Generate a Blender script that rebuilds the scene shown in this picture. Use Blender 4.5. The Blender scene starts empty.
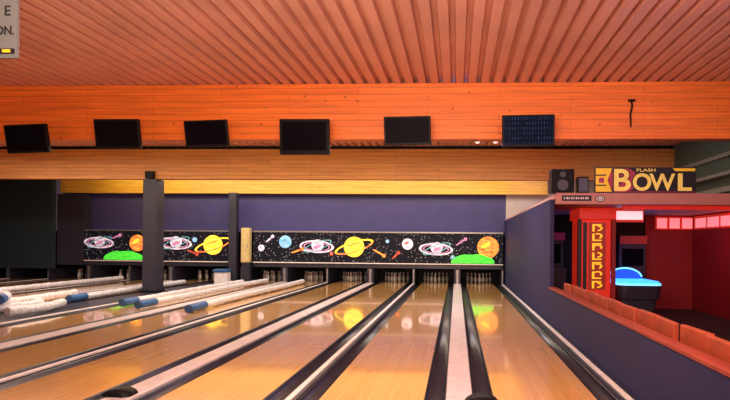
import bpy, math, random
from mathutils import Vector, Matrix
random.seed(4)
S=bpy.context.scene
S.view_settings.view_transform='Standard'
COL=S.collection

# ---------------- materials ----------------
def newmat(name):
    m=bpy.data.materials.new(name); m.use_nodes=True
    nt=m.node_tree; b=nt.nodes['Principled BSDF']
    return m,nt,b
def L(nt,a,b): nt.links.new(a,b)
def mat(name,c,rough=.5,metal=0,em=None,es=0,var=.12,scale=6,coat=0,bump=0,spec=.5,stretch=None,bdist=1.0):
    m,nt,b=newmat(name)
    tc=nt.nodes.new('ShaderNodeTexCoord'); n=nt.nodes.new('ShaderNodeTexNoise')
    n.inputs['Scale'].default_value=scale; n.inputs['Detail'].default_value=4
    if stretch:
        mp=nt.nodes.new('ShaderNodeMapping'); mp.inputs['Scale'].default_value=stretch
        L(nt,tc.outputs['Object'],mp.inputs[0]); L(nt,mp.outputs[0],n.inputs['Vector'])
    else: L(nt,tc.outputs['Object'],n.inputs['Vector'])
    r=nt.nodes.new('ShaderNodeValToRGB')
    r.color_ramp.elements[0].position=.3; r.color_ramp.elements[1].position=.7
    r.color_ramp.elements[0].color=(*[x*(1-var) for x in c],1)
    r.color_ramp.elements[1].color=(*[min(1,x*(1+var)) for x in c],1)
    L(nt,n.outputs['Fac'],r.inputs['Fac']); L(nt,r.outputs['Color'],b.inputs['Base Color'])
    b.inputs['Roughness'].default_value=rough; b.inputs['Metallic'].default_value=metal
    b.inputs['Specular IOR Level'].default_value=spec
    b.inputs['Coat Weight'].default_value=coat; b.inputs['Coat Roughness'].default_value=.08
    if em: b.inputs['Emission Color'].default_value=(*em,1); b.inputs['Emission Strength'].default_value=es
    if bump:
        bp=nt.nodes.new('ShaderNodeBump'); bp.inputs['Strength'].default_value=bump; bp.inputs['Distance'].default_value=bdist
        L(nt,n.outputs['Fac'],bp.inputs['Height']); L(nt,bp.outputs['Normal'],b.inputs['Normal'])
    return m
def plankmat(name,c1,c2,mort,axes,bw,rh,ms,rough,coat=0,knots=False,grain=(1,25,25),lo=.78,hi=1.12):
    m,nt,b=newmat(name)
    tc=nt.nodes.new('ShaderNodeTexCoord'); sp=nt.nodes.new('ShaderNodeSeparateXYZ'); cb=nt.nodes.new('ShaderNodeCombineXYZ')
    L(nt,tc.outputs['Object'],sp.inputs[0])
    L(nt,sp.outputs[axes[0]],cb.inputs[0]); L(nt,sp.outputs[axes[1]],cb.inputs[1])
    br=nt.nodes.new('ShaderNodeTexBrick'); br.inputs['Scale'].default_value=1
    br.inputs['Brick Width'].default_value=bw; br.inputs['Row Height'].default_value=rh
    br.inputs['Mortar Size'].default_value=ms; br.inputs['Mortar Smooth'].default_value=.3
    br.inputs['Color1'].default_value=(*c1,1); br.inputs['Color2'].default_value=(*c2,1); br.inputs['Mortar'].default_value=(*mort,1)
    L(nt,cb.outputs[0],br.inputs['Vector'])
    mp=nt.nodes.new('ShaderNodeMapping'); mp.inputs['Scale'].default_value=grain
    L(nt,cb.outputs[0],mp.inputs['Vector'])
    n=nt.nodes.new('ShaderNodeTexNoise'); n.inputs['Scale'].default_value=1.5; n.inputs['Detail'].default_value=5
    L(nt,mp.outputs[0],n.inputs['Vector'])
    mr=nt.nodes.new('ShaderNodeMapRange'); mr.inputs['From Min'].default_value=.3; mr.inputs['From Max'].default_value=.7
    mr.inputs['To Min'].default_value=lo; mr.inputs['To Max'].default_value=hi
    L(nt,n.outputs['Fac'],mr.inputs['Value'])
    mx=nt.nodes.new('ShaderNodeVectorMath'); mx.operation='SCALE'
    L(nt,br.outputs['Color'],mx.inputs[0]); L(nt,mr.outputs[0],mx.inputs['Scale'])
    out=mx.outputs[0]
    if knots:
        v=nt.nodes.new('ShaderNodeTexVoronoi'); v.inputs['Scale'].default_value=3.4
        L(nt,cb.outputs[0],v.inputs['Vector'])
        k=nt.nodes.new('ShaderNodeMapRange'); k.inputs['From Min'].default_value=.05; k.inputs['From Max'].default_value=.10
        k.inputs['To Min'].default_value=.45; k.inputs['To Max'].default_value=1
        L(nt,v.outputs['Distance'],k.inputs['Value'])
        m2=nt.nodes.new('ShaderNodeVectorMath'); m2.operation='SCALE'
        L(nt,out,m2.inputs[0]); L(nt,k.outputs[0],m2.inputs['Scale']); out=m2.outputs[0]
    L(nt,out,b.inputs['Base Color'])
    b.inputs['Roughness'].default_value=rough
    b.inputs['Coat Weight'].default_value=coat; b.inputs['Coat Roughness'].default_value=.055
    return m
def starmat():
    m,nt,b=newmat('starfield')
    tc=nt.nodes.new('ShaderNodeTexCoord'); v=nt.nodes.new('ShaderNodeTexVoronoi'); v.inputs['Scale'].default_value=13
    L(nt,tc.outputs['Object'],v.inputs['Vector'])
    k=nt.nodes.new('ShaderNodeMapRange'); k.inputs['From Min'].default_value=.08; k.inputs['From Max'].default_value=.22
    k.inputs['To Min'].default_value=1; k.inputs['To Max'].default_value=0
    L(nt,v.outputs['Distance'],k.inputs['Value'])
    mx=nt.nodes.new('ShaderNodeMix'); mx.data_type='RGBA'
    mx.inputs['A'].default_value=(.006,.006,.012,1); mx.inputs['B'].default_value=(.60,.62,.70,1)
    L(nt,k.outputs[0],mx.inputs['Factor'])
    L(nt,mx.outputs['Result'],b.inputs['Base Color']); L(nt,mx.outputs['Result'],b.inputs['Emission Color'])
    b.inputs['Emission Strength'].default_value=.4; b.inputs['Roughness'].default_value=.5; b.inputs['Specular IOR Level'].default_value=.15  # emission imitates blacklight on the printed stars
    return m
def planetmat(n,c,c2,es):
    m,nt,b=newmat('planet_'+n)
    tc=nt.nodes.new('ShaderNodeTexCoord'); mp=nt.nodes.new('ShaderNodeMapping'); mp.inputs['Scale'].default_value=(3,1,9); mp.inputs['Rotation'].default_value=(0,.35,0)
    no=nt.nodes.new('ShaderNodeTexNoise'); no.inputs['Scale'].default_value=1.6; no.inputs['Detail'].default_value=5
    L(nt,tc.outputs['Object'],mp.inputs[0]); L(nt,mp.outputs[0],no.inputs['Vector'])
    r=nt.nodes.new('ShaderNodeValToRGB'); r.color_ramp.elements[0].position=.36; r.color_ramp.elements[1].position=.62
    r.color_ramp.elements[0].color=(*c2,1); r.color_ramp.elements[1].color=(*c,1)
    L(nt,no.outputs['Fac'],r.inputs['Fac']); L(nt,r.outputs['Color'],b.inputs['Base Color']); L(nt,r.outputs['Color'],b.inputs['Emission Color'])
    b.inputs['Emission Strength'].default_value=es  # planet print glows in place of blacklight falling on it
    return m

M={}
M['ceiling']=mat('painted_deck',(.64,.31,.24),.38,var=.10,scale=1.2)
M['beam']=plankmat('glulam_orange_lit',(.90,.22,.030),(.80,.18,.024),(.48,.10,.02),(0,2),2.6,.12,.005,.45,knots=True,grain=(.6,9,9))  # orange light on the timber is put into its colour
M['beam2']=plankmat('glulam_brown_shaded',(.60,.265,.065),(.52,.215,.05),(.28,.11,.03),(0,2),2.6,.12,.006,.5,knots=True,grain=(.5,11,11),lo=.70)  # same timber, shade put into a browner colour
M['beam3']=plankmat('glulam_yellow_lit',(.76,.42,.06),(.70,.37,.05),(.4,.19,.04),(0,2),2.6,.12,.004,.5,knots=True,grain=(.6,9,9))  # same timber, yellow light put into the colour
M['lane']=plankmat('lane_maple',(.82,.455,.165),(.75,.40,.14),(.56,.29,.10),(1,0),1.7,.053,.0018,.17,coat=1.0,grain=(.35,10,10),lo=.93,hi=1.05)
M['gutter']=mat('gutter_plastic',(.020,.020,.036),.32,var=.2)
M['pale']=mat('divider_lilac',(.64,.53,.58),.3,var=.12,scale=9)
M['dark']=mat('divider_dark',(.026,.025,.045),.35)
M['white']=mat('white_plastic',(.84,.75,.79),.4)
M['grey']=mat('grey_sign_board',(.17,.18,.20),.5,var=.03)
M['greytext']=mat('dark_grey_lettering',(.02,.02,.025),.5)
M['floor']=mat('dark_floor',(.05,.03,.03),.6)
M['darkcarpet']=mat('dark_carpet',(.03,.012,.016),.9)
M['navy']=mat('navy_wall_paint',(.026,.026,.095),.6,var=.08,scale=2,spec=.25)
M['purple']=mat('blue_violet_wall_paint',(.050,.045,.185),.6,var=.08,scale=2)
M['teal']=mat('blue_black_paint',(.014,.028,.040),.6)
M['green']=mat('dark_green_paint',(.050,.080,.060),.6)
M['whitewall']=mat('white_wall_paint',(.50,.45,.45),.6,var=.04)
M['fascia']=mat('reddish_pink_board',(.55,.22,.20),.5,var=.06)
M['black']=mat('black_plastic',(.006,.006,.008),.45,var=.1,spec=.12)
M['screen']=mat('dark_screen',(.004,.003,.006),.35,var=.1,spec=.02)
M['column']=mat('column_charcoal',(.022,.021,.040),.5)
M['cream']=mat('cream_metal',(.62,.48,.22),.5)
M['red']=mat('red_paint_glow',(.65,.02,.012),.45,em=(1,.035,.012),es=.28)  # emission added so the red paint looks lit
M['redwall']=mat('red_wall_paint',(.26,.008,.014),.6)
M['pinklight']=mat('pink_lamp_diffuser',(.9,.4,.42),.4,em=(1,.28,.32),es=.75,var=.03)
M['whitelight']=mat('white_lamp_diffuser',(.9,.8,.82),.4,em=(1,.70,.78),es=.8,var=.03)
M['blueglow']=mat('glowing_blue_playfield',(.05,.2,.8),.3,em=(.03,.28,1),es=2.6)
M['bluesoft']=mat('soft_blue_plastic',(.02,.08,.40),.35,em=(.01,.10,.6),es=.5)
M['cyan']=mat('glowing_cyan_line',(.3,.8,1),.3,em=(.12,.50,1),es=1.8)
M['chair']=mat('red_orange_leatherette',(.40,.060,.020),.5,var=.25,scale=3)
M['metal']=mat('brushed_steel',(.35,.34,.36),.35,metal=.8)
M['ducts']=mat('galvanised_duct',(.20,.21,.18),.5,metal=.2)
M['sill']=mat('reddish_wood_sill',(.32,.042,.026),.45)
M['pinkslab']=mat('pale_pink_board',(.60,.38,.38),.5)
M['roll']=mat('white_wrapped_foam',(.70,.70,.78),.35,var=.22,scale=6,bump=.8,stretch=(2,2.6,2),bdist=.05)
M['bluecap']=mat('blue_sleeve',(.025,.10,.30),.45,var=.25)
M['pin']=mat('pin_white',(.48,.46,.44),.35,var=.03)
M['pinred']=mat('pin_red',(.4,.03,.03),.3)
M['yellow']=mat('yellow_paint_glow',(.85,.52,.03),.5,em=(.9,.5,.02),es=.2)  # emission lifts the yellow, a glow added to paint
M['paleyellow']=mat('pale_yellow_lettering_glow',(.88,.66,.16),.5,em=(.9,.62,.12),es=.22)  # glow added to the sign lettering by emission
M['yellowglow']=mat('bright_yellow_lettering',(.9,.55,.03),.5,em=(1,.58,.03),es=.6)
M['signblack']=mat('sign_black',(.012,.008,.014),.5)
M['darkred']=mat('dark_red_paint',(.45,.04,.02),.5)
M['magenta']=mat('magenta_paint',(.42,.03,.13),.5)
M['discred']=mat('reddish_disc_paint',(.42,.03,.09),.5)
M['star']=starmat()
M['pyellow']=planetmat('yellow',(1,.76,.08),(.95,.46,.01),1.05); M['porange']=planetmat('orange',(1,.40,.06),(.80,.10,.03),.75); M['pwhite']=planetmat('white',(.85,.80,.88),(.45,.34,.55),.5)
M['pblue']=planetmat('blue',(.14,.40,.95),(.30,.55,.55),.55); M['pgreen']=planetmat('green',(.10,.85,.06),(.02,.55,.03),.7); M['pred']=planetmat('red',(.65,.10,.06),(.35,.03,.03),.4); M['ppink']=planetmat('pink',(.70,.32,.52),(.4,.12,.4),.4)
M['pteal']=planetmat('teal',(.2,.55,.6),(.05,.25,.4),.4)

# ---------------- mesh builder ----------------
class MB:
    def __init__(s): s.v=[];s.f=[];s.m=[];s.mats=[];s.sm=[]
    def mi(s,k):
        if k not in s.mats: s.mats.append(k)
        return s.mats.index(k)
    def box(s,x0,x1,y0,y1,z0,z1,k):
        b=len(s.v); s.v+=[(x,y,z) for z in (z0,z1) for y in (y0,y1) for x in (x0,x1)]
        for q in ((0,2,3,1),(4,5,7,6),(0,1,5,4),(2,6,7,3),(0,4,6,2),(1,3,7,5)):
            s.f.append([b+i for i in q]); s.m.append(s.mi(k)); s.sm.append(False)
    def poly(s,pts,k):
        b=len(s.v); s.v+=pts; s.f.append(list(range(b,b+len(pts)))); s.m.append(s.mi(k)); s.sm.append(False)
    def ellipse(s,cx,y,cz,rx,rz,k,ang=0,n=24,a0=0,a1=2*math.pi):
        p=[]
        full=abs(a1-a0-2*math.pi)<1e-6
        for i in range(n if full else n+1):
            a=a0+(a1-a0)*i/n; u=rx*math.cos(a); w=rz*math.sin(a)
            p.append((cx+u*math.cos(ang)-w*math.sin(ang),y,cz+u*math.sin(ang)+w*math.cos(ang)))
        s.poly(p,k)
    def ring(s,cx,y,cz,rx,rz,t,k,ang=0,n=28,a0=0,a1=2*math.pi):
        def P(r1,r2,a):
            u=r1*math.cos(a); w=r2*math.sin(a)
            return (cx+u*math.cos(ang)-w*math.sin(ang),y,cz+u*math.sin(ang)+w*math.cos(ang))
        for i in range(n):
            a=a0+(a1-a0)*i/n; b=a0+(a1-a0)*(i+1)/n
            s.poly([P(rx,rz,a),P(rx,rz,b),P(rx-t,max(.001,rz-t*.6),b),P(rx-t,max(.001,rz-t*.6),a)],k)
    def tube(s,pts,radii,k,n=14,cap=True,kcap=None):
        b=len(s.v); P=[Vector(p) for p in pts]
        for i,p in enumerate(P):
            d=(P[min(i+1,len(P)-1)]-P[max(i-1,0)]).normalized()
            up=Vector((0,0,1)) if abs(d.z)<.9 else Vector((1,0,0))
            a=d.cross(up).normalized(); c=a.cross(d).normalized()
            for j in range(n):
                t=2*math.pi*j/n; q=p+(a*math.cos(t)+c*math.sin(t))*radii[i]; s.v.append(tuple(q))
        for i in range(len(P)-1):
            for j in range(n):
                s.f.append([b+i*n+j,b+i*n+(j+1)%n,b+(i+1)*n+(j+1)%n,b+(i+1)*n+j]); s.m.append(s.mi(k)); s.sm.append(True)
        if cap:
            kc=kcap or k
            s.f.append([b+j for j in range(n)][::-1]); s.m.append(s.mi(kc)); s.sm.append(False)
            e=b+(len(P)-1)*n
            s.f.append([e+j for j in range(n)]); s.m.append(s.mi(kc)); s.sm.append(False)
    def lathe(s,prof,k,n=12,band=None,kb=None):
        b=len(s.v)
        for (r,z) in prof:
            for j in range(n):
                t=2*math.pi*j/n; s.v.append((r*math.cos(t),r*math.sin(t),z))
        for i in range(len(prof)-1):
            kk=kb if band and i in band else k
            for j in range(n):
                s.f.append([b+i*n+j,b+i*n+(j+1)%n,b+(i+1)*n+(j+1)%n,b+(i+1)*n+j]); s.m.append(s.mi(kk)); s.sm.append(True)
        s.f.append([b+j for j in range(n)][::-1]); s.m.append(s.mi(k)); s.sm.append(False)
        e=b+(len(prof)-1)*n; s.f.append([e+j for j in range(n)]); s.m.append(s.mi(k)); s.sm.append(False)
    def obj(s,name,parent=None,origin=None,bevel=0):
        if origin is None:
            if parent is not None: origin=tuple(parent['_o'])
            else:
                xs=[v[0] for v in s.v]; ys=[v[1] for v in s.v]; zs=[v[2] for v in s.v]
                origin=((min(xs)+max(xs))/2,(min(ys)+max(ys))/2,min(zs))
        me=bpy.data.meshes.new(name); me.from_pydata([(v[0]-origin[0],v[1]-origin[1],v[2]-origin[2]) for v in s.v],[],s.f)
        for k in s.mats: me.materials.append(M[k])
        for i,p in enumerate(me.polygons): p.material_index=s.m[i]; p.use_smooth=s.sm[i]
        me.update()
        o=bpy.data.objects.new(name,me); COL.objects.link(o)
        if parent is None: o.location=origin
        else: o.parent=parent
        o['_o']=list(origin)
        if bevel:
            md=o.modifiers.new('bevel','BEVEL'); md.width=bevel; md.segments=2; md.limit_method='ANGLE'
        return o
def empty(name,loc):
    e=bpy.data.objects.new(name,None); e.empty_display_size=.2; e.location=loc; COL.objects.link(e); e['_o']=list(loc); return e
def tag(o,label,cat,group=None):
    o['label']=label; o['category']=cat
    if group: o['group']=group
    return o
def struct(o,label):
    o['kind']='structure'; o['label']=label; return o
def onebox(name,x0,x1,y0,y1,z0,z1,k,parent=None,bevel=0):
    b=MB(); b.box(x0,x1,y0,y1,z0,z1,k); return b.obj(name,parent,bevel=bevel)
def text(name,s,loc,size,k,parent=None,sx=1,depth=.004,bold=0,align='LEFT'):
    cu=bpy.data.curves.new(name,'FONT'); cu.body=s; cu.size=size; cu.extrude=depth; cu.offset=bold; cu.align_x=align
    t=bpy.data.objects.new(name,cu); COL.objects.link(t)
    dg=bpy.context.evaluated_depsgraph_get(); dg.update()
    me=bpy.data.meshes.new_from_object(t.evaluated_get(dg))
    bpy.data.objects.remove(t)
    R=Matrix.Rotation(math.pi/2,4,'X')
    me.transform(R@Matrix.Diagonal((sx,1,1,1)))
    me.materials.clear(); me.materials.append(M[k])
    o=bpy.data.objects.new(name,me); COL.objects.link(o)
    if parent is not None:
        o.parent=parent; p=parent['_o']; o.location=(loc[0]-p[0],loc[1]-p[1],loc[2]-p[2])
    else: o.location=loc
    return o

# ---------------- shell ----------------
XL,XR=-20.5,6.4
YF=21.0; CZ=4.55
PX=1.88   # partition face
struct(onebox('floor',XL,XR,-3,22.4,-.25,-.13,'floor'),'dark subfloor under the bowling lanes')
b=MB(); per=.23; x=XL; prof=[]
while x<XR-.01:
    prof+=[(x,CZ),(x+.12,CZ),(x+.14,CZ+.085),(x+.21,CZ+.085)]; x+=per
prof.append((min(x,XR+.1),CZ))
for (px,pz) in prof: b.v+= [(px,-3,pz),(px,22.4,pz)]
for i in range(len(prof)-1):
    b.f.append([2*i,2*i+1,2*i+3,2*i+2]); b.m.append(b.mi('ceiling')); b.sm.append(False)
o=b.obj('ceiling',origin=(0,0,CZ)); md=o.modifiers.new('thick','SOLIDIFY'); md.thickness=.01; md.offset=1
struct(o,'salmon-pink corrugated metal deck ceiling')
struct(onebox('wall_far',-16.2,1.94,YF,YF+.15,2.0,CZ+.1,'purple'),'dark blue-violet painted end wall above the pinsetters')
struct(onebox('wall_far_pit',-20.5,2.1,22.2,22.35,-.13,2.0,'black'),'black pit curtain wall behind the pins')
struct(onebox('wall_far_white',1.94,XR,YF,YF+.15,-.13,CZ+.1,'whitewall'),'pale beige end wall beyond the low partition')
struct(onebox('wall_left',XL-.15,XL,-3,22.4,-.13,CZ+.1,'teal'),'blue-black painted side wall')
struct(onebox('wall_left_front',XL,-16.15,20.25,20.45,.45,CZ,'teal'),'blue-black painted wall over the end of the far lanes')
struct(onebox('wall_right',XR,XR+.15,-3,22.4,-.13,CZ+.1,'green'),'dark green painted side wall')
struct(onebox('wall_partition',PX,PX+.08,10.75,21,-.13,2.5,'navy'),'navy blue partition wall beside the lanes')
struct(onebox('wall_parapet',PX,PX+.10,1.2,10.75,-.13,.70,'navy'),'navy blue half-height wall beside the lanes')
struct(onebox('trim_1',PX-.02,PX+.13,1.2,10.75,.70,.735,'sill',bevel=.006),'reddish wooden cap on the half-height wall')
struct(onebox('trim_2',PX-.01,PX+.09,10.76,21,2.5,2.53,'pinkslab'),'pale pink cap strip on the partition wall')

# beams
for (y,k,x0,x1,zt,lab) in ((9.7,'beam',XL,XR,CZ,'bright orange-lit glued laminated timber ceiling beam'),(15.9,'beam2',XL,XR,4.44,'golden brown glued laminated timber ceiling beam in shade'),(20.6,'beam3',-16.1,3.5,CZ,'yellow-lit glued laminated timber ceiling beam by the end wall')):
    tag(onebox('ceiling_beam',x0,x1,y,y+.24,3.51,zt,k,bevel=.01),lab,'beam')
tag(onebox('beam_packer',XL,XR,16.0,16.08,4.44,CZ,'black'),'dark packer strip on top of the brown timber beam','beam packer')

# ---------------- lanes ----------------
Y0,Y1=4.9,22.15
centers=[.04,-3.37,-6.78,-11.4,-14.8,-18.2]
def gutter(x0,x1,parent):
    b=MB(); cx=(x0+x1)/2; r=(x1-x0)/2-.01; n=10
    pts=[(x0,0)]+[(cx-r*math.cos(math.pi*i/n),-.01-r*.95*math.sin(math.pi*i/n)) for i in range(n+1)]+[(x1,0),(x1,-.13),(x0,-.13)]
    for y in (Y0,20.9): b.v+=[(p[0],y,p[1]) for p in pts]
    N=len(pts)
    for i in range(N):
        j=(i+1)%N; b.f.append([i,j,N+j,N+i]); b.m.append(b.mi('gutter')); b.sm.append(1<=i<n)
    b.f.append(list(range(N))[::-1]); b.f.append(list(range(N,2*N))); b.m+=[0,0]; b.sm+=[False,False]
    return b.obj('gutter',parent)
pinprof=[(.026,0),(.036,.02),(.055,.09),(.0605,.115),(.055,.16),(.038,.21),(.025,.25),(.0235,.262),(.024,.275),(.028,.30),(.0325,.34),(.028,.365),(.012,.381)]
pb=MB(); pb.lathe(pinprof,'pin',12,band=(6,8),kb='pinred'); pin0=None
for c in centers:
    for s in (1,-1):
        a,bx=sorted((c+s*.36,c+s*1.42))
        e=empty('bowling_lane',((a+bx)/2,Y0,-.13))
        tag(e,'glossy maple bowling lane with dark gutters on both sides','bowling lane','bowling lanes')
        onebox('lane_bed',a,bx,Y0,Y1,-.13,0,'lane',parent=e)
        g1=sorted((c+s*.141,c+s*.36)); g2=sorted((c+s*1.42,c+s*1.64))
        gutter(g1[0],g1[1],e); gutter(g2[0],g2[1],e)
        if c>-16:
            cx=(a+bx)/2
            for row in range(4):
                for i in range(row+1):
                    x=cx+(i-row/2)*.305; y=21.15+row*.264
                    if pin0 is None:
                        pin0=pb.obj('bowling_pin',origin=(0,0,0)); p=pin0
                    else:
                        p=pin0.copy(); COL.objects.link(p)
                    p.location=(x,y,0)
                    tag(p,'white bowling pin with red neck stripes','bowling pin','bowling pins')
    o=MB(); o.box(c-.138,c+.138,Y0,20.45,-.13,.025,'pale')
    tag(o.obj('ball_return_cover',bevel=.012),'pale lilac ball return cover strip between two lanes','lane divider','ball return covers')
    kb=MB(); kb.box(c-.12,c+.12,20.5,22.15,-.13,.58,'dark'); kb.box(c-.04,c+.04,20.485,20.5,0,.56,'metal')
    tag(kb.obj('kickback_panel'),'dark kickback panel with steel edge between pin decks','kickback panel','kickback panels')
for (x0,x1,ye) in ((1.682,PX-.003,20.45),(-1.728,-1.602,20.45),(-5.138,-5.012,20.45),(-8.60,-8.423,20.05),(-13.158,-13.042,20.45),(-16.558,-16.442,20.45),(-20.0,-19.85,20.45)):
    o=MB(); o.box(x0,x1,Y0,ye,-.13,.012,'dark'); m=(x0+x1)/2
    o.box(m-.03,m+.03,Y0,ye,.012,.03,'white')
    tag(o.obj('lane_divider'),'narrow dark divider with a white centre strip','lane divider','narrow lane dividers')
    top=.58 if x0>-16 else .42
    kb=MB(); kb.box(m-.04,m+.04,20.5,22.15,-.13,top,'dark'); kb.box(m-.025,m+.025,20.485,20.5,0,top-.02,'metal')
    tag(kb.obj('kickback_panel'),'dark kickback panel with steel edge between pin decks','kickback panel','kickback panels')
tag(onebox('aisle_walkway',-9.75,-8.61,Y0,20.05,-.13,-.005,'dark'),'dark walkway strip between two blocks of lanes','walkway')

# ---------------- masking units ----------------
def mask(x0,x1,items,lab):
    e=empty('masking_unit',((x0+x1)/2,20.5,.8)); tag(e,lab,'masking panel','masking units above the pins')
    b=MB(); b.box(x0+.004,x1-.004,20.5,20.98,.80,2.0,'star'); y=20.494
    W=x1-x0; yy=[y]
    def Y(): yy[0]-=.0015; return yy[0]
    for it in items:
        t,u,z,s=it[:4]; x=x0+u*W
        if t=='saturn':
            b.ring(x,Y(),z,s*2.0,s*.55,.10,'pyellow',.3,a0=0,a1=math.pi)
            b.ellipse(x,Y(),z,s,s,it[4]); b.ellipse(x-s*.1,Y(),z+s*.25,s*.75,s*.10,'porange',.3)
            b.ring(x,Y(),z,s*2.0,s*.55,.09,it[5],.3,a0=math.pi,a1=2*math.pi)
        elif t=='galaxy':
            b.ring(x,Y(),z,s*2.1,s*.75,.10,'pwhite',-.05); b.ring(x,Y(),z,s*1.6,s*.52,.05,'ppink',-.05)
            b.ellipse(x+s*.1,Y(),z+.05,s*.75,s*.7,'pwhite'); b.ellipse(x+s*.1,Y(),z,s*.5,s*.2,'ppink',.4)
            b.ring(x+s*.1,Y(),z+.02,s*1.8,s*.5,.05,'pteal',.35)
        elif t=='planet':
            b.ellipse(x,Y(),z,s,s,it[4]); b.ellipse(x-s*.2,Y(),z+s*.2,s*.45,s*.18,it[5],.5)
        elif t=='hill':
            n=18; Y(); yv=yy[0]; p=[]
            for i in range(n+1):
                a=math.pi*i/n; p.append((x-s*math.cos(a),yv,.82+z*math.sin(a)**.8*(1+.05*math.sin(i*1.3))))
            b.poly(p[::-1],'pgreen')
        elif t=='streak':
            b.ellipse(x,Y(),z,s,.035,it[4],it[5]); b.ellipse(x+s*.8*math.cos(it[5]),Y(),z+s*.8*math.sin(it[5]),.07,.07,it[4])
    b.obj('panel',e)
    onebox('top_rail',x0+.004,x1-.004,20.46,20.5,1.975,2.03,'metal',parent=e)
    onebox('bottom_rail',x0+.004,x1-.004,20.45,20.5,.765,.80,'white',parent=e)
    onebox('shade_band',x0+.004,x1-.004,20.51,20.6,.60,.80,'dark',parent=e)  # dark strip added to deepen the shade in the pit opening
xs=[1.80,-1.45,-4.74,-8.05]
mask(xs[1],xs[0],[('galaxy',.20,1.36,.32),('planet',.82,1.45,.42,'porange','pyellow'),('hill',.64,.36,.84),('streak',.50,1.65,.25,'ppink',.6),('planet',.4,1.05,.09,'pteal','pwhite')],
     'black starry masking panel with pale galaxy, green hill and orange planet')
mask(xs[2],xs[1],[('saturn',.22,1.42,.40,'pyellow','porange'),('streak',.52,1.2,.28,'porange',-.5),('planet',.86,1.55,.22,'pwhite','pred'),('streak',.72,1.1,.2,'pred',.8),('planet',.62,1.65,.07,'pblue','pwhite')],
     'black starry masking panel with yellow ringed planet and small planets')
mask(xs[3],xs[2],[('planet',.39,1.60,.25,'pblue','pteal'),('galaxy',.77,1.42,.33),('planet',.10,1.35,.13,'pwhite','pteal'),('streak',.2,1.7,.2,'pwhite',.7),('streak',.54,1.25,.26,'porange',.35),('planet',.95,1.15,.08,'pred','pwhite')],
     'black starry masking panel with blue planet and pale galaxy')
mask(-12.0,-9.02,[('galaxy',.26,1.50,.33),('saturn',.78,1.45,.39,'pyellow','porange'),('streak',.5,1.15,.25,'pred',-.4),('planet',.53,1.65,.1,'pblue','pwhite')],
     'black starry masking panel with pale galaxy and yellow ringed planet')
mask(-14.98,-12.0,[('galaxy',.2,1.5,.3),('planet',.74,1.5,.33,'porange','pyellow'),('hill',.55,.36,.84),('streak',.45,1.75,.2,'ppink',.4)],
     'black starry masking panel with galaxy, green hill and orange planet')
tag(onebox('blank_masking_panel',-16.14,-15.0,20.5,20.9,.6,3.45,'column'),'plain dark panel beside the starry masking panel','panel')

# columns
def column(x,y,w,z0,top,lab):
    e=empty('support_column',(x,y,z0)); tag(e,lab,'column')
    onebox('shaft',x-w/2,x+w/2,y-w/2,y+w/2,z0,top-.005,'column',parent=e,bevel=.015)
    onebox('base_plate',x-w/2-.03,x+w/2+.03,y-w/2-.03,y+w/2+.03,z0,z0+.06,'black',parent=e)
column(-9.48,16.02,.44,-.005,3.51,'thick charcoal square support column between lane blocks')
column(-8.76,20.3,.30,-.13,3.51,'slim charcoal square support column by the masking panels')
tag(onebox('junction_box',-9.60,-9.36,15.74,15.89,3.52,3.74,'black'),'small black junction box on the beam above the column','junction box')
e=empty('control_cabinet',(-8.26,20.3,0)); tag(e,'tall cream cabinet on a dark plinth beside the masking panels','cabinet')
onebox('plinth',-8.40,-8.10,20.22,20.44,.0,.78,'dark',parent=e); onebox('body',-8.42,-8.09,20.19,20.44,.78,2.13,'cream',parent=e,bevel=.012)
onebox('door',-8.39,-8.12,20.17,20.19,.84,2.07,'cream',parent=e); onebox('handle',-8.16,-8.14,20.15,20.17,1.35,1.5,'metal',parent=e)
e=empty('waste_bin',(-8.85,19.6,-.005)); tag(e,'pale blue and white plastic bin standing in the aisle','bin')
b=MB(); b.box(-9.12,-8.64,19.4,19.8,-.005,.42,'white'); b.obj('bin_body',e,bevel=.03)
b=MB(); b.box(-9.15,-8.62,19.37,19.83,.42,.54,'bluecap'); b.obj('lid',e,bevel=.03)

# ---------------- foam rolls ----------------
def roll(pts,r,blue,lab,seed=0,kb='bluecap'):
    rnd=random.Random(seed); P=[Vector(p) for p in pts]; out=[]
    for i in range(len(P)-1):
        n=max(2,int((P[i+1]-P[i]).length/.07))
        for j in range(n): out.append(P[i].lerp(P[i+1],j/n))
    out.append(P[-1])
    for _ in range(6):
        out=[out[0]]+[(out[i-1]+out[i]*2+out[i+1])/4 for i in range(1,len(out)-1)]+[out[-1]]
    ph=rnd.uniform(0,6)
    for i,q in enumerate(out): q.x+=.03*math.sin(i*.07+ph)+.008*math.sin(i*.33+ph)
    rad=[r*(.92+.05*math.sin(i*.8+ph)+.04*math.sin(i*2.1)-rnd.uniform(0,.07)) for i in range(len(out))]
    e=empty('bumper_roll',(P[0].x,P[0].y,0)); tag(e,lab,'foam bumper roll','wrapped bumper rolls on the lanes')
    k=int(blue/.07)+1 if blue else 0
    b=MB(); b.tube(out[k:] if k else out,rad[k:] if k else rad,'roll',18); b.obj('foam_body',e)
    if k:
        b=MB(); b.tube(out[:k+1],[r*1.04 for q in rad[:k+1]],kb,18); b.obj('end_sleeve',e)
R=.09; z=.105
roll([(-8.0,12.2,z),(-7.97,19.2,z)],R,.5,'long white wrapped bumper roll with a blue end',1)
roll([(-7.38,11.9,z),(-7.33,20,z)],R,.6,'long white wrapped bumper roll with a blue end',2)
roll([(-5.92,11.3,z),(-5.82,19.8,z)],R,.75,'long white wrapped bumper roll with a blue end',3)
roll([(-9.87,12.9,z),(-9.97,18.8,z)],R,.6,'long white wrapped bumper roll with a blue end',4)
roll([(-9.12,10.3,.12),(-8.97,10.9,.12),(-9.10,11.5,.12),(-9.30,12.0,.12)],.11,0,'short crumpled white roll lying in the aisle',6)
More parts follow.
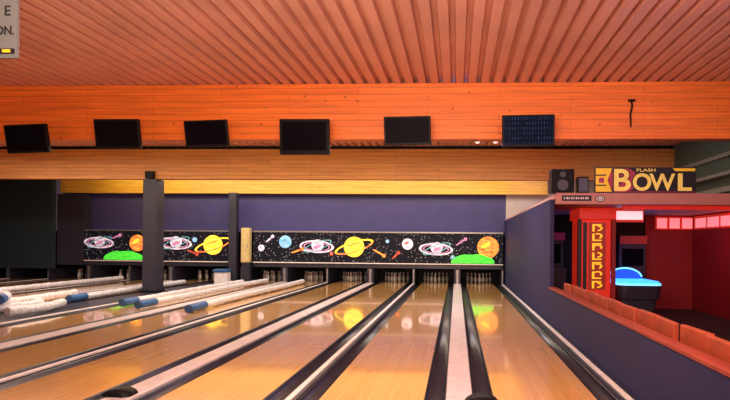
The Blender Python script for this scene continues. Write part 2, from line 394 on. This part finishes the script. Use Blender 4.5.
roll([(-10.0,10.5,.13),(-9.70,10.85,.13),(-9.54,11.4,.13),(-9.72,11.9,.13),(-10.1,12.1,.13)],.105,.0,'short bent thick white roll lying by the aisle',7)
roll([(-10.55,10.8,.13),(-10.45,12.4,.13),(-10.6,14.2,.13)],.105,.0,'thick white wrapped roll on a lane',8)
roll([(-9.45,10.4,.345),(-9.75,11.0,.35),(-10.25,11.45,.355),(-10.7,11.6,.355)],.10,.22,'bunched white wrapped roll lying across other rolls',12)
roll([(-13.1,14.2,.135),(-13.1,20,.135)],R,0,'long white wrapped bumper roll',9)

# ---------------- monitors ----------------
def monitor(x,z,w,h,tilt,roll_,frame,lab,content=False):
    e=empty('ceiling_monitor',(x,9.40,z)); tag(e,lab,'monitor','scoring monitors on the beam')
    b=MB(); y=9.27
    b.box(x-w/2,x+w/2,y,y+.07,z-h/2,z+h/2,'black'); b.box(x-w*.3,x+w*.3,y+.07,y+.12,z-h*.3,z+h*.3,'black'); b.obj('housing',e,bevel=.01)
    onebox('wall_bracket',x-.05,x+.05,y+.10,9.72,z-.05+h*.1,z+.05+h*.1,'black',parent=e)
    M_=MB(); M_.box(x-w/2+frame,x+w/2-frame,y-.004,y,z-h/2+frame*1.4,z+h/2-frame,'screenscore' if content else 'screen'); M_.obj('screen',e)
    e.rotation_euler=(tilt,roll_,0)
def scoremat():
    m,nt,b=newmat('score_table_screen')
    tc=nt.nodes.new('ShaderNodeTexCoord'); sp=nt.nodes.new('ShaderNodeSeparateXYZ'); cb=nt.nodes.new('ShaderNodeCombineXYZ')
    L(nt,tc.outputs['Object'],sp.inputs[0]); L(nt,sp.outputs[0],cb.inputs[0]); L(nt,sp.outputs[2],cb.inputs[1])
    br=nt.nodes.new('ShaderNodeTexBrick'); br.inputs['Scale'].default_value=1; br.inputs['Brick Width'].default_value=.05; br.inputs['Row Height'].default_value=.085
    br.inputs['Mortar Size'].default_value=.02; br.offset=0
    br.inputs['Color1'].default_value=(.010,.024,.070,1); br.inputs['Color2'].default_value=(.003,.005,.014,1); br.inputs['Mortar'].default_value=(.001,.002,.006,1)
    L(nt,cb.outputs[0],br.inputs['Vector']); L(nt,br.outputs['Color'],b.inputs['Base Color']); L(nt,br.outputs['Color'],b.inputs['Emission Color'])
    b.inputs['Emission Strength'].default_value=1.8; b.inputs['Roughness'].default_value=.35; b.inputs['Specular IOR Level'].default_value=.03
    return m
M['screenscore']=scoremat()
D=math.radians
monitor(-7.91,3.47,.80,.52,D(9),D(-2),.03,'flat black monitor with dark screen, tilted down')
monitor(-6.19,3.555,.84,.53,D(9),0,.03,'flat black monitor with dark screen, tilted down')
monitor(-4.53,3.56,.79,.47,D(9),D(-2),.03,'flat black monitor with dark screen, tilted down')
monitor(-2.73,3.485,.90,.63,D(4),0,.055,'larger black television with a thick glossy frame')
monitor(-.886,3.60,.83,.50,D(9),D(-1),.03,'flat black monitor with dark screen, tilted down')
monitor(1.234,3.59,.91,.55,D(7),D(-1),.03,'black monitor showing a faint blue score table',True)

b=MB(); b.tube([(3.12,9.68,4.22),(3.14,9.675,4.1),(3.11,9.675,3.95),(3.12,9.68,3.72)],[.016,.018,.016,.013],'black',8); b.box(3.07,3.19,9.66,9.7,4.18,4.22,'black')
tag(b.obj('cable'),'short black cable hanging on the timber beam','cable')

# hanging sign
e=empty('hanging_sign',(-4.95,5.0,3.40)); tag(e,'grey-white hanging sign board with dark lettering and a dark lower band','sign')
onebox('board',-5.6,-4.37,5.0,5.03,3.40,4.28,'grey',parent=e)
onebox('lower_band',-5.6,-4.39,4.992,5.0,3.44,3.49,'signblack',parent=e)
onebox('band_mark',-4.51,-4.43,4.985,4.992,3.45,3.48,'yellow',parent=e)
text('lettering','E',(-4.43,4.995,3.82),.14,'greytext',e,align='RIGHT')
text('lettering','ON.',(-4.39,4.995,3.63),.125,'greytext',e,sx=.9,align='RIGHT')
for xx in (-5.4,-4.5):
    b=MB(); b.tube([(xx,5.015,4.28),(xx,5.015,CZ)],[.006,.006],'metal',6); b.obj('suspension_wire',e)

# track light
e=empty('track_light',(1.2,12.0,CZ)); tag(e,'slim ceiling lighting rail with small white spot lamps','light')
onebox('rail',.2,2.3,11.98,12.03,3.98,4.02,'metal',parent=e)
for xx in (.5,2.0):
    b=MB(); b.tube([(xx,12,4.02),(xx,12,CZ)],[.01,.01],'metal',6); b.obj('suspension_rod',e)
for xx in (.45,.85,1.3,1.9):
    b=MB(); b.tube([(xx,11.9,3.90),(xx,12.0,3.97)],[.06,.035],'metal',10,kcap='whitelight'); b.obj('spot_head',e)
tag(onebox('wall_rail',6.12,6.395,11.0,20.9,3.22,3.30,'ducts'),'broad grey rail fixed along the green wall','rail')
tag(onebox('wall_rail',6.30,6.395,10.0,15.8,3.70,3.80,'ducts'),'grey rail fixed along the green wall','rail')
tag(onebox('wall_rail',6.25,6.395,11.0,20.9,2.86,2.98,'ducts'),'broad grey rail fixed along the green wall','rail')

# ---------------- arcade room ----------------
AX=PX+.10
struct(onebox('floor_arcade',AX+.05,XR-.06,1.2,14.55,-.13,-.12,'darkcarpet'),'dark carpet floor of the arcade room')
struct(onebox('wall_arcade_back',AX,5.1,14.6,14.7,-.13,2.4,'black'),'near-black back wall of the arcade room')
struct(onebox('wall_arcade_red',5.1,XR,14.55,14.7,-.13,2.4,'redwall'),'red back wall of the arcade room')
struct(onebox('wall_arcade_side',XR-.06,XR,6,14.55,-.13,2.4,'redwall'),'red side wall of the arcade room')
struct(onebox('ceiling_arcade',AX,XR-.01,10.65,20.9,2.40,2.60,'fascia'),'reddish pink low ceiling slab over the arcade room')
struct(onebox('trim_3',PX+.09,XR-.1,10.60,10.645,2.40,2.62,'fascia'),'reddish fascia board along the edge of the low ceiling')
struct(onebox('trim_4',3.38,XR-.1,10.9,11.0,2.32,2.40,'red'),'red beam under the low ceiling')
for i in range(3):
    x0=5.35+i*.33
    e=empty('wall_lamp',(x0+.15,14.5,2.1)); tag(e,'glowing pink rectangular lamp panel near the ceiling','lamp','pink lamp panels')
    onebox('housing',x0,x0+.31,14.47,14.54,2.02,2.36,'red',parent=e); onebox('diffuser',x0+.025,x0+.285,14.455,14.47,2.05,2.32,'pinklight',parent=e)
e=empty('wall_lamp',(XR-.1,13,2.1)); tag(e,'long glowing pink lamp panel on the red side wall','lamp','pink lamp panels')
onebox('housing',XR-.13,XR-.06,11.6,14.3,2.02,2.36,'red',parent=e)
for i in range(4): onebox('diffuser',XR-.145,XR-.13,11.65+i*.66,12.2+i*.66,2.06,2.30,'pinklight',parent=e)
# arcade prize machine
e=empty('arcade_machine',(3.05,11.9,-.12)); tag(e,'bulky red arcade prize machine with ornate yellow vertical lettering','arcade machine')
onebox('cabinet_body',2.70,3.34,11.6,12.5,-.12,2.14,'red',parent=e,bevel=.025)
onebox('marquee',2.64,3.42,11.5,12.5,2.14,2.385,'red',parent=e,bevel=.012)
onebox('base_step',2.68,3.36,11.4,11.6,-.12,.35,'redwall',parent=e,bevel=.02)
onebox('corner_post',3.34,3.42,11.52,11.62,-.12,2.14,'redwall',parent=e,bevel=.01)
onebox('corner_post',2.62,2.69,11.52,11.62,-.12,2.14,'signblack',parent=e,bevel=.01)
onebox('trim_frame',2.86,3.22,11.588,11.6,.62,2.08,'darkred',parent=e)
onebox('trim_frame',2.74,2.82,11.588,11.6,.62,2.08,'signblack',parent=e)
b=MB()
def bar(x0,x1,z0,z1,i): b.poly([(x0,11.574-.0005*i,z0),(x1,11.574-.0005*i,z0),(x1,11.574-.0005*i,z1),(x0,11.574-.0005*i,z1)],'yellowglow')
for i in range(7):
    zc=1.96-i*.205; cx=3.04; y=11.574-.0005*i
    bar(cx-.11,cx-.06,zc-.08,zc+.08,i)
    b.ring(cx+.01,y-.003,zc+(.03 if i%2 else -.01),.10,.06,.045,'yellowglow',n=12,a0=-1.7+(i%3)*.5,a1=1.7+(i%3)*.5)
    bar(cx-.06,cx+.09,zc-.08 if i%2 else zc+.05,zc-.05 if i%2 else zc+.08,i)
b.obj('ornate_lettering',e)
# lightbox
e=empty('lightbox',(3.8,11.8,2.1)); tag(e,'pale pink illuminated lightbox panel hanging from the low ceiling','light box')
onebox('frame',3.46,4.10,11.8,11.9,2.10,2.40,'red',parent=e); onebox('panel',3.49,4.07,11.785,11.8,2.15,2.34,'whitelight',parent=e)
e=empty('video_game_cabinet',(2.45,13.9,-.12)); tag(e,'dark video game cabinet against the black wall','arcade machine')
b=MB(); b.box(2.15,2.8,13.6,14.5,-.12,1.0,'column'); b.box(2.15,2.8,14.0,14.5,1.0,1.9,'column'); b.obj('body',e); onebox('screen',2.22,2.73,13.985,14.0,1.1,1.6,'screen',parent=e); onebox('marquee',2.15,2.8,13.8,14.0,1.7,1.9,'magenta',parent=e)
e=empty('video_game_cabinet',(4.6,14.3,-.12)); tag(e,'black video game cabinet with a dark red marquee','arcade machine')
onebox('body',4.25,4.95,14.05,14.5,-.12,1.85,'column',parent=e,bevel=.02); onebox('marquee',4.25,4.95,13.98,14.05,1.62,1.83,'darkred',parent=e); onebox('screen',4.33,4.87,14.03,14.05,1.05,1.5,'screen',parent=e)
# air hockey table
TX=3.98
e=empty('air_hockey_table',(TX,12.5,-.12)); tag(e,'compact dark air hockey table with glowing blue top and raised frame','air hockey table')
def rr(w,l,r,z):
    p=[]
    for (cx,cy,a0) in ((TX+w-r,12.6+l-r,0),(TX-w+r,12.6+l-r,math.pi/2),(TX-w+r,12.6-l+r,math.pi),(TX+w-r,12.6-l+r,1.5*math.pi)):
        for i in range(7): a=a0+math.pi/2*i/6; p.append((cx+r*math.cos(a),cy+r*math.sin(a),z))
    return p
def loft(b,rings,ks):
    n=len(rings[0])
    base=len(b.v)
    for r in rings: b.v+=r
    for j in range(len(rings)-1):
        for i in range(n):
            b.f.append([base+j*n+i,base+j*n+(i+1)%n,base+(j+1)*n+(i+1)%n,base+(j+1)*n+i]); b.m.append(b.mi(ks[j])); b.sm.append(False)
    b.f.append(list(range(base,base+n))[::-1]); b.m.append(b.mi(ks[0])); b.sm.append(False)
    e_=base+(len(rings)-1)*n; b.f.append(list(range(e_,e_+n))); b.m.append(b.mi(ks[-1])); b.sm.append(False)
b=MB(); loft(b,[rr(.42,1.0,.12,.42),rr(.46,1.02,.16,.55),rr(.48,1.04,.2,.72),rr(.48,1.04,.2,.76)],['column','column','cyan']); b.obj('table_body',e)
b=MB(); loft(b,[rr(.45,1.0,.2,.76),rr(.45,1.0,.2,.80)],['blueglow']); b.obj('playfield',e)
b=MB(); loft(b,[rr(.36,.85,.1,-.12),rr(.40,.9,.1,.42)],['column']); b.obj('pedestal',e)
b=MB(); hy=12.7; R1=.40; H=.25; N=16
front=[(TX+R1*math.cos(math.pi*i/N),hy,.80+H*math.sin(math.pi*i/N)) for i in range(N+1)]
b.poly(front[::-1],'bluesoft'); b.poly([(p[0],hy+.06,p[2]) for p in front],'bluesoft')
for i in range(N): b.poly([front[i],front[i+1],(front[i+1][0],hy+.06,front[i+1][2]),(front[i][0],hy+.06,front[i][2])],'bluesoft')
b.obj('score_hood',e)
b=MB(); b.tube([(p[0],hy-.01,p[2]) for p in front[1:-1]],[.018]*(N-1),'cyan',8); b.obj('hood_light',e)
# speakers
e=empty('loudspeaker',(2.1,10.75,2.6)); tag(e,'black box loudspeaker standing on the low ceiling edge','loudspeaker')
onebox('enclosure',1.88,2.33,10.62,10.95,2.625,3.1,'black',parent=e,bevel=.015)
for (zz,r) in ((2.78,.11),(2.99,.06)):
    b=MB(); b.tube([(2.1,10.605,zz),(2.1,10.62,zz)],[r,r],'dark',20); b.obj('driver',e)
e=empty('loudspeaker',(2.5,10.8,2.6)); tag(e,'slim black speaker beside the yellow sign','loudspeaker')
onebox('enclosure',2.40,2.62,10.65,10.85,2.61,2.95,'black',parent=e,bevel=.01); onebox('grille',2.42,2.60,10.64,10.65,2.65,2.92,'dark',parent=e)
# bowl sign
e=empty('club_sign',(3.7,10.62,2.62)); tag(e,'black and yellow sign reading FLASH BOWL on the low ceiling','sign')
onebox('board',2.72,4.68,10.60,10.64,2.625,3.13,'signblack',parent=e)
def panel(n,x0,x1,z0,z1,k,y0=10.592): onebox('painted_'+n,x0,x1,y0,10.598,z0,z1,k,parent=e)
b=MB(); y=10.593
b.poly([(2.74,y,2.645),(3.06,y,2.645),(2.97,y,2.87),(3.06,y,3.11),(2.74,y,3.11)],'yellow')
b.obj('painted_block',e)
panel('bar',2.74,2.94,2.76,2.785,'signblack',10.588); panel('bar',2.74,2.94,2.96,2.985,'signblack',10.588); panel('bar',2.80,2.90,2.82,2.92,'magenta',10.588)
b=MB(); b.poly([(4.28,y,3.055),(4.66,y,3.055),(4.66,y,3.11),(4.22,y,3.11)],'yellow'); b.obj('painted_block',e)
panel('block',3.10,4.66,2.635,2.652,'magenta')
b=MB(); b.ellipse(3.27,10.590,2.875,.29,.24,'discred',n=32); b.obj('round_accent',e)
def lt(s,x,z,size,sx,bo):
    text('letter_outline',s,(x,10.587,z),size,'signblack',e,sx=sx,bold=bo+.02,depth=.001)
    text('lettering',s,(x,10.583,z),size,'paleyellow',e,sx=sx,bold=bo,depth=.001)
lt('B',3.06,2.672,.60,1.06,.014)
lt('O',3.45,2.68,.46,.98,.012); lt('W',3.79,2.68,.46,.98,.010); lt('L',4.30,2.68,.46,1.25,.014)
text('lettering','FLASH',(3.52,10.582,3.045),.08,'paleyellow',e,sx=1.7,bold=.001,depth=.001)
# plaques
e=empty('name_plaque',(2.4,10.59,2.47)); tag(e,'small black plaque with tiny pale marks on the fascia','plaque')
onebox('plate',2.08,2.66,10.585,10.60,2.46,2.57,'signblack',parent=e)
b=MB()
for i in range(11): b.box(2.12+i*.046,2.12+i*.046+.02+.012*(i%2),10.58,10.585,2.495,2.535,'white')
b.obj('marking',e)
b=MB(); b.ellipse(2.83,10.595,2.51,.10,.065,'signblack'); b.ellipse(2.83,10.592,2.51,.08,.05,'white'); b.ring(2.83,10.589,2.51,.06,.035,.02,'signblack')
tag(b.obj('round_badge'),'small oval black and white badge on the fascia','badge')

# chairs
def chair(x,y,lab,first=[None]):
    if first[0] is None:
        e=empty('dining_chair',(x,y,-.12))
        b=MB(); b.box(x-.17,x+.24,y-.21,y+.21,.36,.44,'chair'); b.obj('seat',e,bevel=.02)
        b=MB(); b.box(x-.23,x-.17,y-.265,y+.265,.44,.865,'chair'); b.obj('backrest',e,bevel=.015)
        for sx in (-.19,.19):
            for sy in (-.2,.17):
                b=MB(); b.box(x+sx,x+sx+.03,y+sy,y+sy+.03,-.12,.36 if sx>0 else .44,'metal'); b.obj('leg',e)
        first[0]=e
    else:
        src=first[0]; e=src.copy(); COL.objects.link(e); e.location=(x,y,-.12)
        for c in [q for q in bpy.data.objects if q.parent==src]:
            k=c.copy(); COL.objects.link(k); k.parent=e
    tag(e,lab,'chair','red-orange chairs along the half wall'); return e
for i in range(12):
    c=chair(2.28+(0,.03,.01,.04,.0,.02)[i%6],9.9-i*.57,'low-backed red-orange padded chair tucked behind the half wall')
    c.rotation_euler=(0,0,D((1,-3,2,-1,3,-2,1)[i%7]))

# bits near foul line
def cap(x,y,w,l,h,lab):
    b=MB(); n=10; pr=[(x-w/2*math.cos(math.pi*i/n),h*math.sin(math.pi*i/n)) for i in range(n+1)]
    k=len(pr)
    for yy,sc in ((y,.6),(y+.04,1),(y+l-.04,1),(y+l,.6)):
        b.v+=[(x+(p[0]-x)*sc,yy,.026+p[1]*sc) for p in pr]
    for j in range(3):
        for i in range(n): b.f.append([j*k+i,j*k+i+1,(j+1)*k+i+1,(j+1)*k+i]); b.m.append(b.mi('black')); b.sm.append(True)
    b.f.append(list(range(k))[::-1]); b.f.append(list(range(3*k,4*k))); b.m+=[0,0]; b.sm+=[False,False]
    tag(b.obj('return_track_cap'),lab,'cap','return track caps')
cap(-3.42,5.10,.30,.22,.07,'rounded black rubber cap on the ball return cover')
cap(.26,5.05,.34,.25,.09,'rounded black rubber cap beside the ball return cover')

# ---------------- lights ----------------
def area(name,loc,target,sx,sy,e,c):
    l=bpy.data.lights.new(name,'AREA'); l.shape='RECTANGLE'; l.size=sx; l.size_y=sy; l.energy=e; l.color=c
    o=bpy.data.objects.new(name,l); COL.objects.link(o); o.location=loc
    d=Vector(target)-Vector(loc); o.rotation_euler=d.to_track_quat('-Z','Y').to_euler(); return o
area('hall_fill',(-1.0,1.8,2.8),(-1.2,9.5,4.0),3.0,.8,345,(1,.70,.56))  # unseen fill added to brighten the ceiling and first beam
area('lilac_fill',(4.6,3.6,3.2),(-1.5,7.5,4.6),1.2,.8,80,(.90,.60,.90))  # unseen side fill added to tint the deck ribs lilac
area('red_fill',(2.8,.5,2.2),(3,8.5,4.1),2,1,85,(1,.42,.18))  # unseen fill added for a red cast, no fixture
area('red_fill',(-9.0,4,2.6),(-8.3,9.7,4.0),3,1,55,(1,.38,.17))  # second unseen red fill, added out of frame on the left
area('beam_two_fill',(-5,11.0,4.2),(-5,15.9,3.9),12,.5,88,(1,.80,.42))  # fill added behind the first beam to brighten the second
area('lane_fill',(-4,12.3,4.25),(-4,12.3,0),13,.8,520,(1,.87,.64))  # unseen fills added between beams to brighten the lanes
area('lane_fill',(-4,18,4.2),(-4,18.0,0),14,.8,400,(1,.92,.74))
area('lane_fill',(-13,13,4.25),(-13,13,0),6,.8,320,(1,.80,.66))
area('near_lane_fill',(-1,3.5,4.4),(-1,6.5,0),7,.8,215,(1,.72,.45))  # unseen fill added overhead for the near lanes
area('beam_light',(-6,19.3,4.15),(-6,20.8,3.7),16,.25,150,(1,.82,.28))
area('violet_wall_fill',(-5,19.6,4.2),(-5,21,2.6),12,.25,45,(.35,.32,1))  # unseen fill added to turn the end wall violet
area('corner_fill',(2.9,19.4,4.15),(2.9,21,2.9),1.4,.4,12,(.95,.85,1))  # hidden fill added to brighten the pale end wall
area('green_wall_light',(4.4,13,4.2),(6.4,14,3.2),1.5,.5,8,(.9,1,.85))
for c in centers[:5]:
    area('pin_light',(c,20.8,.56),(c,21.5,.0),2.8,.12,1.0,(1,.88,.78))
area('arcade_light',(5.6,11.6,2.25),(6.2,14,1.0),.8,.4,13,(1,.12,.10))
area('chair_light',(3.6,8.0,2.35),(2.3,7.0,.6),2.0,.4,8,(1,.34,.18))
area('table_light',(3.93,12.3,1.5),(3.93,12.6,.8),.6,.6,2,(.15,.35,1))
area('partition_fill',(0,12.9,4.2),(1.92,12,1),1.2,.8,40,(.42,.42,1))  # hidden blue fill added to brighten the partition
w=bpy.data.worlds.new('World'); S.world=w; w.use_nodes=True
w.node_tree.nodes['Background'].inputs[0].default_value=(.34,.22,.26,1); w.node_tree.nodes['Background'].inputs[1].default_value=.15

# ---------------- camera ----------------
cd=bpy.data.cameras.new('camera'); cam=bpy.data.objects.new('camera',cd); COL.objects.link(cam)
cd.sensor_width=36; cd.lens=527/730*36; cd.shift_x=-64/730; cd.shift_y=43/730; cd.clip_end=100
cam.matrix_world=Matrix.Translation((0,0,1.6))@Matrix.Rotation(math.radians(3),4,'Z')@Matrix.Rotation(math.pi/2,4,'X')@Matrix.Rotation(math.radians(.5),4,'Z')
S.camera=cam
for o in bpy.data.objects:
    if '_o' in o: del o['_o']
